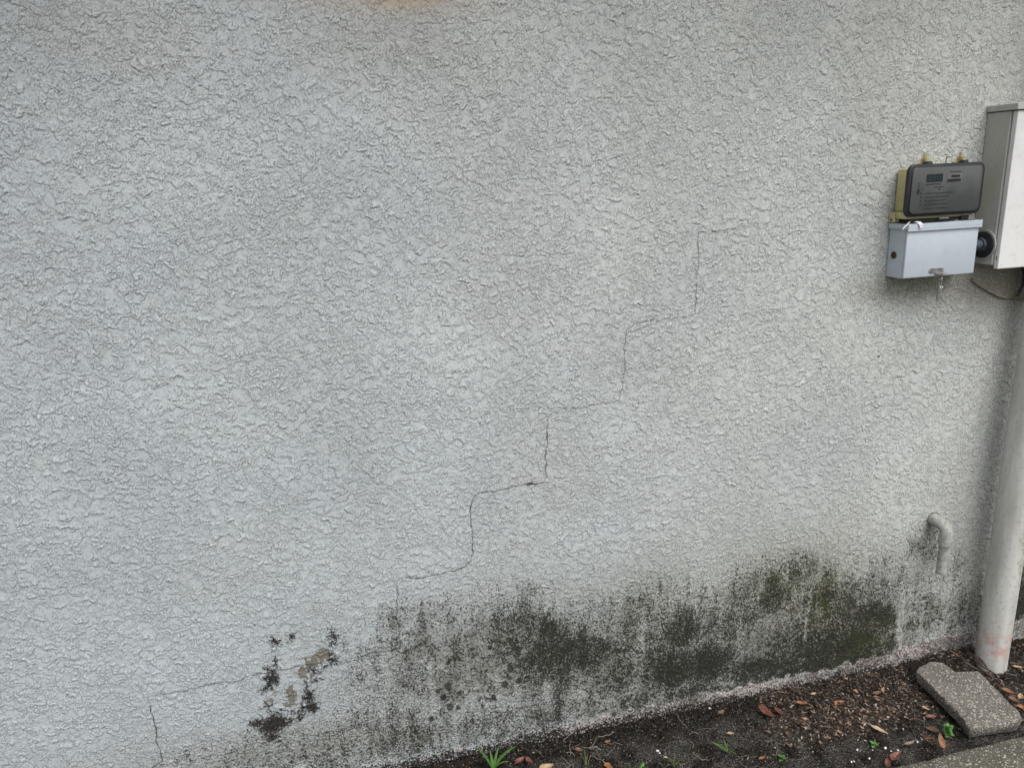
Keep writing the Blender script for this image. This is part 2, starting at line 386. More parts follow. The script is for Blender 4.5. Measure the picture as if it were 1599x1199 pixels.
# unseen eave added above the wall to shade its top, parented to it
eave_blocker_m = simple('eave_blocker_paint', (0.55, 0.55, 0.53), scale=6)
MB().box((-7, -0.42, 2.62), (7, 0.3, 2.80), .006).build('eave_blocker', eave_blocker_m, wall)

# ------------------------------------------------------------------ cracks
crack_m = simple('crack_dirt', (0.045, 0.044, 0.042), (0.11, 0.105, 0.10), scale=200, rough=1)
crack_l = simple('hairline_dirt', (0.10, 0.10, 0.095), (0.19, 0.19, 0.18), scale=200, rough=1)
def crack(pts, width, seed, jag=0.0022, name='crack', gap=.0, mat=None, parent=None):
    rs = random.Random(seed)
    P = [Vector((loc(*p)[0], 0, loc(*p)[1])) for p in pts]; path = []
    for a, b in zip(P, P[1:]):
        n = max(2, int((b - a).length / .003)); tdir = (b - a).normalized(); nrm = Vector((-tdir.z, 0, tdir.x)); off = 0
        for i in range(n):
            off = off * .86 + rs.gauss(0, jag * .5)
            path.append(a + (b - a) * (i / n) + nrm * off * min(1, 4 * min(i, n - i) / n))
    path.append(P[-1]); vs, fs = [], []; N = len(path)
    for i, p in enumerate(path):
        tdir = (path[min(i + 1, N - 1)] - path[max(i - 1, 0)]).normalized(); nrm = Vector((-tdir.z, 0, tdir.x))
        w_ = 1.25 * width * (.5 + .75 * abs(noise.noise(Vector((p.x * 60, p.z * 60, seed))))*2) * min(1, (min(i, N - 1 - i) + 1) / 12)
        y = wall_y(p.x, p.z, 2) - .0007
        for sgn in (-1, 1):
            q = p + nrm * sgn * w_ / 2; vs.append((q.x, y, q.z))
    for i in range(N - 1):
        if noise.noise(path[i] * 55 + Vector((seed, 0, 0))) * 1.6 > -1 + 2 * (1 - gap) - .6 * gap: continue
        fs.append((2 * i, 2 * i + 1, 2 * i + 3, 2 * i + 2))
    return mesh_obj(name, vs, fs, mat or crack_m, parent or wall)
crack([(1176,352),(1140,357),(1108,360),(1091,362),(1089,374),(1091,400),(1088,430),(1087,470),(1086,487),(1078,493),(1040,497),(1010,500),(990,505),(978,513),(977,530),(975,560),(974,590),(972,605),(967,622),(955,627),(925,631),(898,636),(870,634),(858,640)], .0011, 1, gap=.06, mat=crack_l)
crack([(858,640),(856,660),(855,690),(853,720),(854,740),(851,752),(838,755),(815,757),(790,762),(765,765),(748,768),(738,778),(735,790),(735,810),(738,840),(739,862),(733,877),(712,890),(680,896),(645,901),(627,902),(619,908)], .0015, 2, gap=.03)
crack([(619,908),(620,940),(623,975),(626,1000),(625,1010),(605,1015),(575,1020),(545,1028),(522,1032)], .0015, 3, gap=.0)
crack([(522,1032),(500,1034),(475,1037),(455,1043),(432,1046),(410,1050),(385,1055),(374,1061),(345,1064),(320,1068),(300,1072),(275,1078),(250,1081),(235,1084)], .0015, 4)
crack([(235,1084),(232,1088),(235,1100),(238,1115),(242,1130),(244,1150),(247,1163),(252,1180),(254,1186),(246,1192),(228,1197),(215,1210)], .0015, 5, gap=.05)
crack([(1209,250),(1212,290),(1209,340),(1213,372)], .0008, 6, gap=.45, mat=crack_l)
crack([(1255,875),(1258,900),(1254,935),(1257,975)], .0011, 8, gap=.45, mat=crack_l)
crack([(270,882),(300,892),(335,903),(372,915)], .0009, 9, gap=.45, mat=crack_l)
crack([(528,1036),(534,1050),(540,1062)], .0008, 10)
crack([(1530,330),(1528,270),(1531,200),(1529,120)], .0008, 11, gap=.45, mat=crack_l)
# little knocked-out chip on the crack, two dark specks
chip_m = simple('chip_fill', (0.05, 0.045, 0.04), (0.10, 0.085, 0.06), scale=300, rough=1)
def chip(px, py, rx, rz, seed):
    c = on_wall(px, py); rs = random.Random(seed); vs = []; n = 11
    for k in range(n):
        a = 2 * math.pi * k / n; r = rs.uniform(.7, 1.15)
        vs.append((c.x + math.cos(a) * rx * r, 0, c.z + math.sin(a) * rz * r))
    y = min(wall_y(v[0], v[2]) for v in vs) - .0004
    vs = [(v[0], y, v[2]) for v in vs]
    b = MB(); b.poly(vs, (0, .0015, 0)); return b.build('chip', chip_m, wall)
chip(828, 755, .0095, .0042, 1); chip(1371, 556, .0035, .0030, 2); chip(549, 683, .002, .002, 3)

# ------------------------------------------------------------------ dead creeper rootlets left on the wall
root_m = simple('dead_rootlet', (0.018, 0.016, 0.014), (0.045, 0.040, 0.034), scale=150, rough=1)
def rootlets(centres, name, label, seed, n_each=26, L=.03):
    rs = random.Random(seed); b = MB(); allp = [on_wall(*c[:2]) for c in centres]
    o0 = allp[0]
    def walk(p, a, ln, r, depth):
        pts = []; k = max(3, int(ln / .0035)); q = p.copy()
        for i in range(k):
            pts.append(Vector((q.x, wall_y(q.x, q.z) - r * .5 - .0002, q.z)))
            a += rs.gauss(0, .5); q = q + Vector((math.cos(a), 0, math.sin(a))) * .0035
            if depth < 2 and rs.random() < .30: walk(q.copy(), a + rs.choice((-1, 1)) * rs.uniform(.6, 1.3), ln * rs.uniform(.25, .55), r * .7, depth + 1)
        if len(pts) > 2: b.tube(pts, r, 4, lambda s: r * (1 - .75 * s))
    for c in centres:
        p = on_wall(c[0], c[1]); rr = c[2]; dens_ = c[3]
        for i in range(int(n_each * dens_)):
            a = rs.uniform(0, 2 * math.pi); d_ = abs(rs.gauss(0, rr * .55))
            q = p + Vector((math.cos(a) * d_, 0, math.sin(a) * d_ * (c[4] if len(c) > 4 else 1)))
            walk(q, a + rs.gauss(0, .8), rs.uniform(.3, 1.0) * max(.010, rr * 1.1), rs.uniform(.0006, .0016), 0)
    o = b.build(name, root_m, None, origin=(o0.x, 0, o0.z)); tag(o, label, 'dead vine', 'dead creeper remains clinging to the wall'); return o
rootlets([(424,1062,.014,3.4,1.9),(418,1044,.008,.5),(430,1034,.007,.4),(412,1076,.008,.5),(419,1100,.010,.35),(440,1108,.010,.3)], 'creeper_remnant', 'upright black tuft of dead creeper roots on the crack, left of the bare streak', 31)
rootlets([(424,1130,.027,5.2,.6),(444,1126,.018,1.3,.7),(404,1126,.016,1.1,.5),(428,1147,.016,1.0,.5)], 'creeper_remnant', 'largest black mat of dead creeper roots, lowest on the wall', 32)
rootlets([(484,1086,.012,2.4,1.2),(489,1103,.011,2.2),(472,1106,.014,1.0,.6),(496,1060,.008,.4),(490,1048,.012,.5),(468,1118,.010,.5),(505,1040,.012,.35),(480,1066,.012,.4),(455,1112,.012,.35)], 'creeper_remnant', 'curved black strand of dead creeper roots right of the bare streak', 33)
rootlets([(521,991,.007,.8,1.8),(519,1005,.006,.4,1.4),(512,985,.006,.15)], 'creeper_remnant', 'small black sprig of dead roots, highest of the remnants', 34)
rootlets([(522,1030,.009,.9,1.3),(516,1027,.007,.3)], 'creeper_remnant', 'small black knot of dead roots where the crack passes it, rightmost', 35)
rootlets([(430,999,.005,.5),(432,1003,.004,.3)], 'creeper_remnant', 'tiny black dot of dead roots above the upright tuft', 36, L=.01)
rootlets([(457,997,.008,.42,.5)], 'creeper_remnant', 'tiny star-shaped sprig of dead roots with thin side branches', 37)

# ------------------------------------------------------------------ ground
GX0, GX1, GY0, GY1, GD = -1.25, 1.5, -0.42, 0.0, 0.0025
gxn, gyn = int((GX1 - GX0) / GD) + 1, int((GY1 - GY0) / GD) + 1
gx = GX0 + np.arange(gxn) * GD; gy = GY0 + np.arange(gyn) * GD
def GF(lo, hi, seed): return fftn(gyn, gxn, GD, lo, hi, 0, 1, seed)
GXX, GYY = np.meshgrid(gx, gy)
nearw = .25 + .75 * sst(-GYY, .01, .07)
GH = GF(.08, .4, 41) * .003 * nearw + GF(.015, .05, 42) * .0016 * nearw + GF(.005, .012, 43) * .0012
GH = GH + .010 * sst(GYY, -.045, 0) * (1 + .22 * GF(.03, .1, 44)) - .009
clod = sst(GF(.012, .04, 45), .8, 1.6) * .003 * sst(-GYY, .01, .04); GH = GH + clod
GH = GH + .020 * np.exp(-(((GXX - .92) / .10) ** 2 + ((GYY + .03) / .05) ** 2))   # litter heaped by the pipe
litter = np.clip(sst(GXX, .15, .45) * .7 + .3 * GF(.05, .2, 46), 0, 1) * sst(GYY, -.34, -.10) + .25
sandm = np.clip(.5 + .5 * GF(.05, .18, 47) + .15, 0, 1) * sst(-GYY, .03, .10)
eX = ext(gx, -70, 70, 30); eY = np.concatenate([-np.geomspace(70, .43, 30), gy, [.2]])
jx = np.clip(np.searchsorted(gx, eX - 1e-6), 0, gxn - 1); jy = np.clip(np.searchsorted(gy, eY - 1e-6), 0, gyn - 1)
gt = lambda a: a[np.ix_(jy, jx)]
GX, GY = np.meshgrid(eX, eY)
GV = np.stack([GX, GY, gt(GH)], -1)
t = NT('dark_soil', rough=1, spec=0.03)
s1 = t.noise(420, 3, .7); s2 = t.noise(110, 4, .65); s3 = t.noise(26, 4, .6)
c = t.mix(t.ramp(t.math('ADD', t.math('MULTIPLY', s2, .5), t.math('MULTIPLY', s1, .5)), .44, .58), (0.005, 0.0047, 0.0043), (0.050, 0.045, 0.040))
c = t.mix(t.math('MULTIPLY', t.ramp(s3, .4, .65), t.attr('litter')), c, (0.038, 0.028, 0.021))
g_ = t.math('MULTIPLY', t.attr('sand'), t.ramp(s1, .48, .60)); c = t.mix(t.math('MULTIPLY', g_, .85), c, (0.20, 0.19, 0.175))
pe = t.voro(260, out='Distance'); pcn = t.voro(260, out='Color')
sepc = t.n('ShaderNodeSeparateColor'); t.l(pcn, sepc.inputs[0])
grain = t.math('MULTIPLY', t.math('LESS_THAN', pe, .32), t.math('GREATER_THAN', sepc.outputs[0], .88))
c = t.mix(t.math('MULTIPLY', grain, .85), c, (0.42, 0.40, 0.36))
t.color(c); t.bump(t.math('ADD', s1, t.math('MULTIPLY', s2, 1.5)), .007, 1)
ground = grid_mesh('soil', GV, len(eY), len(eX), t.m, dict(litter=gt(litter), sand=gt(sandm))); ground['kind'] = 'structure'
def gz(x, y):
    i = int(np.clip(round((x - GX0) / GD), 0, gxn - 1)); j = int(np.clip(round((y - GY0) / GD), 0, gyn - 1)); return float(GH[j, i])

# concrete path: exposed aggregate slab parallel to the wall
def aggregate(name, cement, cement2, peb_hi=.8, scale=120, dark=.5, pink=(0.46, 0.42, 0.37), thr=.45):
    t = NT(name, rough=.9, spec=.2)
    a1 = t.noise(300, 4, .7); a2 = t.noise(14, 4, .6); a3 = t.noise(70, 3, .6)
    c = t.mix(t.ramp(a1, .44, .56), tuple(x * .55 for x in cement), cement2)
    c = t.mix(t.math('MULTIPLY', t.ramp(a2, .35, .7), dark), c, tuple(x * .45 for x in cement))
    v = t.n('ShaderNodeTexVoronoi'); v.inputs['Scale'].default_value = scale
    wv_ = t.n('ShaderNodeVectorMath', operation='ADD'); nn = t.n('ShaderNodeTexNoise'); nn.inputs['Scale'].default_value = scale * 1.3
    t.l(t.P, nn.inputs['Vector']); sc = t.n('ShaderNodeVectorMath', operation='SCALE'); t.l(nn.outputs['Color'], sc.inputs[0]); sc.inputs['Scale'].default_value = .007
    t.l(t.P, wv_.inputs[0]); t.l(sc.outputs[0], wv_.inputs[1]); t.l(wv_.outputs[0], v.inputs['Vector'])
    se = t.n('ShaderNodeSeparateColor'); t.l(v.outputs['Color'], se.inputs[0])
    size = t.math('MULTIPLY_ADD', se.outputs[1], thr, .12)
    m1 = t.math('MULTIPLY', t.ramp(t.math('SUBTRACT', size, v.outputs['Distance']), -.03, .06), t.math('GREATER_THAN', se.outputs[0], peb_hi))
    c = t.mix(m1, c, t.mix(se.outputs[2], pink, tuple(min(.62, x * 1.35) for x in pink)))
    v2 = t.voro(scale * 2.6); t2 = t.math('LESS_THAN', v2, .22)
    c = t.mix(t.math('MULTIPLY', t2, .35), c, (0.45, 0.42, 0.37))
    t.color(c); t.bump(t.math('ADD', t.math('ADD', t.math('MULTIPLY', a1, 2.0), t.math('MULTIPLY', a3, .8)), t.math('MULTIPLY', m1, .8)), .003, 1); return t.m
path_m = aggregate('aggregate_path', (0.085, 0.083, 0.066), (0.18, 0.175, 0.145), .60, 190, .45)
pn = 560; px_ = np.linspace(-.3, 1.7, pn)
vs, fs = [], []
prof = [(-.377, -.06), (-.3775, .006), (-.3785, .015), (-.381, .0215), (-.386, .0265), (-.394, .029), (-.42, .0305), (-.50, .031), (-.75, .031), (-1.55, .031), (-1.56, -.06)]
exx = np.concatenate([[-30, -10, -3, -1], px_, [3, 10, 30]])
for x in exx:
    dy = .0035 * noise.noise(Vector((x * 9, 0, 3))) + .0022 * noise.noise(Vector((x * 45, 0, 8)))
    for k, (y, z) in enumerate(prof):
        r_ = .0009 * noise.noise(Vector((x * 120, y * 120, 5))) if 0 < k < 8 else 0
        vs.append((x, y + (dy if k < 6 else 0) + r_, z + r_))
K = len(prof)
for i in range(len(exx) - 1):
    for k in range(K - 1): fs.append((i * K + k, (i + 1) * K + k, (i + 1) * K + k + 1, i * K + k + 1))
path = mesh_obj('path', vs, fs, path_m, smooth=True); path['kind'] = 'structure'
print('relief built')
#PART2
# ------------------------------------------------------------------ PVC drain stub
pvc_m = simple('grey_pvc', (0.36, 0.36, 0.345), (0.24, 0.24, 0.22), 60, .55, dirt=(0.12, 0.12, 0.085), dscale=120, damt=.8, bump=.0004, bscale=200)
stub = empty('drain_stub', (.790, 0, .497), 'short grey plastic drain elbow pointing down out of the wall beside the white pipe', 'drain pipe')
R1, Rp = .0182, .0150
arc = [(.795, -.001, .497), (.794, -.036, .497)] + [(.7935 , -.036 - .022 * math.sin(a), .475 + .022 * math.cos(a)) for a in [rad(k) for k in range(9, 91, 9)]] + [(.793, -.058, .452)]
b = MB(); b.tube(arc, R1, 28); b.tube([(.793, -.0580, .458), (.793, -.0580, .440)], .0194, 28); b.tube([(.795, -.004, .497), (.795, -.020, .497)], .0192, 28)
b.build('elbow', pvc_m, stub, True)
b = MB(); b.tube([(.7930, -.0580, .442), (.7920, -.0590, .400), (.7900, -.0605, .345)], Rp, 28, cap=False); b.tube([(.7918, -.0591, .398), (.7917, -.0591, .3965)], Rp + .0006, 28)
b.tube([(.7900, -.0605, .345), (.7915, -.0595, .380)], Rp - .003, 28, cap=False)
b.build('pipe', pvc_m, stub, True)
b = MB(); b.tube([(.795, -.0005, .497), (.795, -.0055, .497)], .0220, 20); b.build('sealant_ring', simple('old_sealant', (0.10, 0.10, 0.09), (0.25, 0.25, 0.23), 150), stub, True)

# ------------------------------------------------------------------ white drain pipe (downspout)
t = NT('white_drain_pipe', rough=.45, spec=.35)
n1 = t.noise(7, 4, .6, mapping=(3, 3, .5)); n2 = t.noise(80, 5, .7); n3 = t.noise(300, 2, .6)
c = t.mix(t.ramp(n1, .35, .7), (0.54, 0.54, 0.515), (0.40, 0.40, 0.37))
c = t.mix(t.math('MULTIPLY', t.ramp(n2, .52, .70), .45), c, (0.22, 0.22, 0.18))
sp_ = t.n('ShaderNodeSeparateXYZ'); t.l(t.P, sp_.inputs[0])
zz = sp_.outputs[2]; xx = sp_.outputs[0]; yy = sp_.outputs[1]
def band(lo, a, b_, hi): return t.math('MULTIPLY', t.ramp(zz, lo, a), t.ramp(zz, b_, hi, 1, 0))
side = t.ramp(t.math('ADD', xx, t.math('MULTIPLY', yy, -.55)), .010, .042)
gmask = t.math('MULTIPLY', t.math('MULTIPLY', band(.22, .44, .60, .70), side), t.ramp(n2, .38, .58))
c = t.mix(t.math('MULTIPLY', gmask, .85), c, (0.20, 0.22, 0.09))
gm2 = t.math('MULTIPLY', gmask, t.ramp(t.noise(150, 3, .7), .52, .66)); c = t.mix(t.math('MULTIPLY', gm2, .8), c, (0.06, 0.065, 0.035))
pm = t.math('MULTIPLY', band(.02, .07, .10, .16), t.ramp(t.noise(28, 5, .7), .40, .66)); c = t.mix(t.math('MULTIPLY', pm, .75), c, (0.48, 0.27, 0.23))
dm = t.math('MULTIPLY', t.math('LESS_THAN', t.voro(70), .12), t.ramp(zz, .1, .5, .8, .3)); c = t.mix(dm, c, (0.07, 0.07, 0.06))
t.color(c); t.bump(t.math('ADD', n2, n3), .0004, 1)
b = MB(); pc = (1.007, -.075); b.tube([(pc[0], pc[1], -.03), (pc[0], pc[1], .6), (pc[0] + .001, pc[1], 1.4), (pc[0], pc[1], 2.61)], .0455, 64)
dp = b.build('drain_pipe', t.m, None, True, origin=(pc[0], pc[1], 0)); tag(dp, 'white round drain pipe with green algae and pink stained foot standing against the wall', 'drain pipe')

# ------------------------------------------------------------------ controller box with smoked cover
beige = simple('beige_plastic', (0.52, 0.475, 0.26), (0.43, 0.395, 0.21), 25, .5, dirt=(0.12, .10, .06), dscale=90, damt=.35)
dark_pl = simple('smoked_plastic', (0.012, 0.013, 0.016), (0.020, 0.021, 0.024), 15, .4, spec=.5)
face_pl = simple('smoked_face', (0.078, 0.082, 0.080), (0.058, 0.063, 0.066), 12, .32, spec=.45, dirt=(0.13, .13, .12), dscale=140, damt=.4)
mark_m = simple('printed_marks', (0.018, 0.019, 0.021), rough=.5)
lcd_m = simple('display_glass', (0.020, 0.030, 0.034), rough=.2, spec=.5)
digit_m = simple('display_digits', (0.055, 0.085, 0.085), rough=.4)
plate_m = simple('pale_plate', (0.135, 0.137, 0.135), (0.11, .11, .11), 40, .5)
brass = simple('brass_fitting', (0.42, 0.37, 0.20), (0.24, 0.19, 0.10), 120, .4, .35)
metal = simple('worn_metal', (0.42, 0.42, 0.42), (0.25, 0.24, 0.23), 90, .38, .75)
blackr = simple('black_rubber', (0.016, 0.016, 0.018), (0.03, 0.03, 0.03), 60, .55)
mt = empty('controller_box', (.655, 0, 1.40), 'beige plastic controller box with smoked grey front cover above the small metal box', 'control box')
def rrect(x0, x1, z0, z1, y, r, n=7, shear=0.0):
    o = []
    for cx, cz, a0 in ((x1 - r, z1 - r, 0), (x0 + r, z1 - r, 90), (x0 + r, z0 + r, 180), (x1 - r, z0 + r, 270)):
        for k in range(n): a = rad(a0 + 90 * k / (n - 1)); o.append((cx + r * math.cos(a), y, cz + r * math.sin(a)))
    return o
b = MB(); b.box((.5535, -.0535, 1.413), (.752, -.003, 1.522), .005, 3); b.box((.548, -.0545, 1.396), (.755, -.003, 1.4135), .003, 2); b.build('body', beige, mt, True)
b = MB(); b.poly(rrect(.538, .766, 1.402, 1.531, -.054, .016), (0, -.010, 0), .0022)
cov = b.build('cover', dark_pl, mt, True)
b = MB(); b.poly(rrect(.547, .757, 1.410, 1.523, -.0638, .011), (0, -.0032, 0), .0014); b.build('face_panel', face_pl, cov, True)
y0 = -.0670
b = MB(); b.box((.588, y0 - .0008, 1.4865), (.637, y0 + .001, 1.5065), .0008); dsp = b.build('display', lcd_m, cov)
b = MB()
for i in range(5):                                      # faint counter digits
    x = .5945 + i * .0078; z = 1.4925
    segs = [(0, 0, .0034, .0007), (0, .0062, .0034, .0007), (0, 0, .0007, .0069), (.0034, 0, .0007, .0069)] if i != 1 else [(0, .0062, .0034, .0007), (.0034, 0, .0007, .0069)]
    for (a, c_, w_, h_) in segs: b.box((x + a, y0 - .0014, z + c_), (x + a + w_, y0 - .0007, z + c_ + h_))
b.build('digits', digit_m, dsp)
b = MB(); b.box((.6485, y0 - .0006, 1.482), (.695, y0 + .001, 1.504), .0008); pl = b.build('rating_plate', plate_m, cov)
b = MB(); b.box((.662, y0 - .0011, 1.496), (.688, y0 - .0005, 1.5015)); b.box((.651, y0 - .0011, 1.485), (.692, y0 - .0005, 1.492)); b.build('plate_print', mark_m, pl)
b = MB(); rs = random.Random(5)
def line(x, z, w_, hh=.0016, words=True):
    e = x + w_
    while x < e:
        q = min(rs.uniform(.004, .012) if words else w_, e - x); b.box((x, y0 - .0005, z), (x + q, y0 + .0003, z + hh)); x += q + .0016
line(.655, 1.509, .036); b.build('caption', mark_m, cov); b = MB(); line(.589, 1.480, .044, .0022); line(.614, 1.4725, .030, .0018); line(.628, 1.4665, .005, .0036)
for k in range(4):
    zz_ = 1.4580 - k * .0092; line(.5745, zz_, .0045, .003, False); line(.589, zz_, (.085, .072, .062, .075)[k])
line(.589, 1.4205, .075)
b.build('printed_lines', mark_m, cov); b = MB()
line(.5645, 1.458, .006, .0125, False); line(.5655, 1.482, .0055, .0025, False); line(.5655, 1.476, .0055, .002, False)
b.build('side_print', mark_m, cov)
for x in (.607, .716):
    b = MB(); b.box((x - .013, -.034, 1.520), (x + .012, -.018, 1.533), .002); b.cyl((x, -.040, 1.534), (x, -.040, 1.545), .009, .0075, 20); b.cyl((x + .004, -.028, 1.533), (x + .004, -.028, 1.556), .0055, .0042, 16)
    b.cyl((x - .008, -.030, 1.530), (x - .004, -.030, 1.551), .0035, .0022, 12); lug = b.build('cable_fitting', brass, mt, True)
    b = MB(); b.cyl((x, -.045, 1.528), (x, -.045, 1.5375), .0115, .0100, 20); b.build('gland_nut', dark_pl, lug, True)
b = MB(); b.tube([(.661, -.045, 1.528), (.662, -.045, 1.540), (.664, -.044, 1.547)], .0011, 6); b.build('wire_end', blackr, mt, True)
b = MB(); b.box((.565, -.050, 1.3865), (.745, -.006, 1.3965)); b.cyl((.742, -.05, 1.392), (.718, -.05, 1.392), .0065, n=16); b.build('neck', blackr, mt)
b = MB(); b.cyl((.648, -.0565, 1.3935), (.676, -.0565, 1.3940), .0024, n=12); b.build('metal_rod', metal, mt, True)
b = MB(); b.box((.5425, -.020, 1.3870), (.5475, -.001, 1.4120), .001); b.box((.5475, -.016, 1.3870), (.562, -.003, 1.3958), .0008); ear = b.build('mounting_ear', beige, mt)
b = MB(); b.cyl((.5422, -.0105, 1.3935), (.5415, -.0105, 1.3935), .0032, n=16); b.build('screw_hole', blackr, ear)

# ------------------------------------------------------------------ small grey-blue metal box
bl = simple('grey_blue_enamel', (0.47, 0.52, 0.575), (0.44, 0.49, 0.54), 8, .42, spec=.4, dirt=(0.25, .24, .22), dscale=45, damt=.25, bump=.0002, bscale=60)
bx = empty('junction_box', (.657, 0, 1.245), 'small blue-grey metal junction box with lidded top and round side hole under the controller', 'junction box')
b = MB(); b.box((.5480, -.0600, 1.2445), (.7640, -.002, 1.3700), .0012, 2); bod = b.build('housing', bl, bx)
b = MB(); b.box((.5470, -.0685, 1.2455), (.7660, -.0612, 1.3690), .0022, 3); frt = b.build('front_cover', bl, bx, True)
b = MB(); b.box((.5435, -.0735, 1.3712), (.7705, -.0015, 1.3742), .001); b.box((.5435, -.0735, 1.3660), (.7705, -.0712, 1.3850), .0008); b.box((.5435, -.0735, 1.3700), (.5458, -.0015, 1.3842), .0006); b.box((.7682, -.0735, 1.3700), (.7705, -.0015, 1.3842), .0006)
b.build('lid', bl, bx)
b = MB(); b.cyl((.5476, -.026, 1.303), (.5464, -.026, 1.303), .0098, n=28); kn = b.build('knockout_rim', simple('hole_edge', (0.13, 0.13, 0.13), rough=.5), bod)
b = MB(); b.cyl((.5463, -.026, 1.303), (.5458, -.026, 1.303), .0083, n=28); b.build('hole', simple('hole_rust', (0.035, 0.022, 0.016), (0.09, 0.05, 0.03), 120, .9), kn)
b = MB(); b.box((.630, -.0705, 1.2540), (.668, -.0682, 1.2675), .001); b.cyl((.630, -.0683, 1.2608), (.630, -.0706, 1.2608), .0067, n=20); b.box((.642, -.0800, 1.2515), (.670, -.0690, 1.2540), .0006)
hp = b.build('hasp', metal, bx)
b = MB(); b.cyl((.6305, -.0704, 1.2608), (.6305, -.0722, 1.2608), .0032, n=14); b.build('rivet', metal, hp, True)
for x, z in ((.5530, 1.2500), (.5600, 1.2475)):
    pass
lk = empty('seal_plug', (.656, -.077, 1.250), 'small steel seal plug hanging by a wire loop from the hasp of the junction box', 'seal')
b = MB(); b.tube([(.656 + .0055 * math.cos(a), -.077, 1.2450 + .0065 * math.sin(a)) for a in [rad(k) for k in range(0, 361, 24)]], .0009, 6, cap=False)
b.tube([(.6535, -.077, 1.2395), (.6530, -.077, 1.228), (.6540, -.077, 1.2175)], .0010, 6); b.tube([(.6588, -.077, 1.2395), (.6592, -.077, 1.228), (.6578, -.077, 1.2175)], .0010, 6)
b.build('wire_loop', metal, lk, True)
b = MB(); b.tube([(.6558, -.077, 1.2190), (.6554, -.077, 1.2165), (.6552, -.077, 1.210), (.6546, -.077, 1.1800), (.6545, -.077, 1.1785)], .0050, 16, lambda s: .0050 if .1 < s < .98 else .0036); b.build('plug', metal, lk, True)
b = MB(); b.box((.6515, -.0835, 1.2155), (.6545, -.0815, 1.2205), .0005); b.box((.6572, -.0835, 1.2160), (.6600, -.0815, 1.2200), .0005); b.build('crimp', simple('bright_crimp', (0.75, 0.75, 0.75), rough=.4), lk)
b = MB(); b.tube([(.672 + .034 * s, -.066, 1.2470 - .0085 * math.sin(math.pi * s)) for s in [k / 12 for k in range(13)]], .0007, 6)
wl = b.build('seal_wire', blackr, None, True, origin=(.672, -.066, 1.247)); tag(wl, 'thin black wire loop sagging under the junction box right of its hasp', 'wire')
paper = simple('white_tag', (0.72, 0.72, 0.76), (0.60, .60, .64), 60, .7)
def strip(pts, wv, th, name, label):
    b = MB(); wv = Vector(wv); up = Vector((0, -.0, th))
    a = []; P = [Vector(p) for p in pts]
    vs = [[b.bm.verts.new(p - wv / 2), b.bm.verts.new(p + wv / 2), b.bm.verts.new(p + wv / 2 + up), b.bm.verts.new(p - wv / 2 + up)] for p in P]
    for q, r in zip(vs, vs[1:]):
        for k in range(4): b.bm.faces.new((q[k], q[(k + 1) % 4], r[(k + 1) % 4], r[k]))
    b.bm.faces.new(vs[0][::-1]); b.bm.faces.new(vs[-1])
    o = b.build(name, paper, None, origin=P[0]); tag(o, label, 'tag')
strip([(.5240, -.077, 1.3745), (.5340, -.0765, 1.3830), (.5450, -.073, 1.3880), (.5520, -.066, 1.3882)], (.003, .0, .007), .0008, 'paper_tag', 'torn white paper tag poking out left on the lid of the junction box')
strip([(.5800, -.0765, 1.3735), (.5780, -.0770, 1.3820), (.5730, -.074, 1.3885), (.5720, -.064, 1.3890)], (.010, .0, .0015), .0008, 'paper_tag', 'small folded white tag lying over the lid edge of the junction box, the right one')

# ------------------------------------------------------------------ large electrical cabinet at the edge
cabm = simple('cabinet_paint', (0.44, 0.44, 0.415), (0.40, 0.40, 0.375), 9, .5, dirt=(0.16, .15, .12), dscale=50, damt=.3, bump=.0002, bscale=90)
doorm = simple('cabinet_door_paint', (0.70, 0.70, 0.69), (0.64, 0.64, 0.63), 7, .48, dirt=(0.30, .29, .26), dscale=55, damt=.3, bump=.0002, bscale=90)
cb = empty('electrical_cabinet', (1.02, 0, 1.26), 'large pale grey electrical cabinet on the wall beside the meter boxes', 'cabinet')
b = MB(); b.box((.8150, -.0740, 1.2640), (1.230, -.002, 1.6520), .0015); cbod = b.build('housing', cabm, cb)
b = MB(); b.box((.8110, -.0960, 1.6540), (1.2330, -.002, 1.6700), .0015); b.build('top_flange', cabm, cb)
b = MB(); b.box((.8190, -.0910, 1.2550), (1.2340, -.0762, 1.6520), .0022, 3); dr = b.build('door', doorm, cb)
b = MB(); b.box((.8184, -.0845, 1.2780), (.8192, -.0825, 1.2880)); b.build('slot', blackr, dr)
b = MB(); b.tube([(.8149, -.042, 1.316), (.8115, -.042, 1.316)], .0400, 40); gk = b.build('conduit_gland', cabm, cb, True)
b = MB(); b.tube([(.8114, -.042, 1.316), (.8085, -.042, 1.316), (.8075, -.042, 1.316)], .0350, 40, lambda s: .035 if s < .8 else .032); rg = b.build('rubber_washer', blackr, gk, True)
b = MB(); b.tube([(.8075, -.042, 1.316), (.7652, -.042, 1.316)], .0135, 28); b.tube([(.8076, -.042, 1.316), (.7990, -.042, 1.316)], .0185, 8); b.build('conduit_nipple', simple('conduit_grey', (0.07, 0.08, 0.10), rough=.5), gk, True)
for x, z in ((.850, 1.6705), (.870, 1.6705)):
    b = MB(); b.cyl((x, -.050, 1.6695), (x, -.050, 1.6720), .0035, n=10); b.build('screw', blackr, cb)
tanm = simple('tan_cable_sheath', (0.27, 0.22, 0.17), (0.35, 0.33, 0.29), 60, .7)
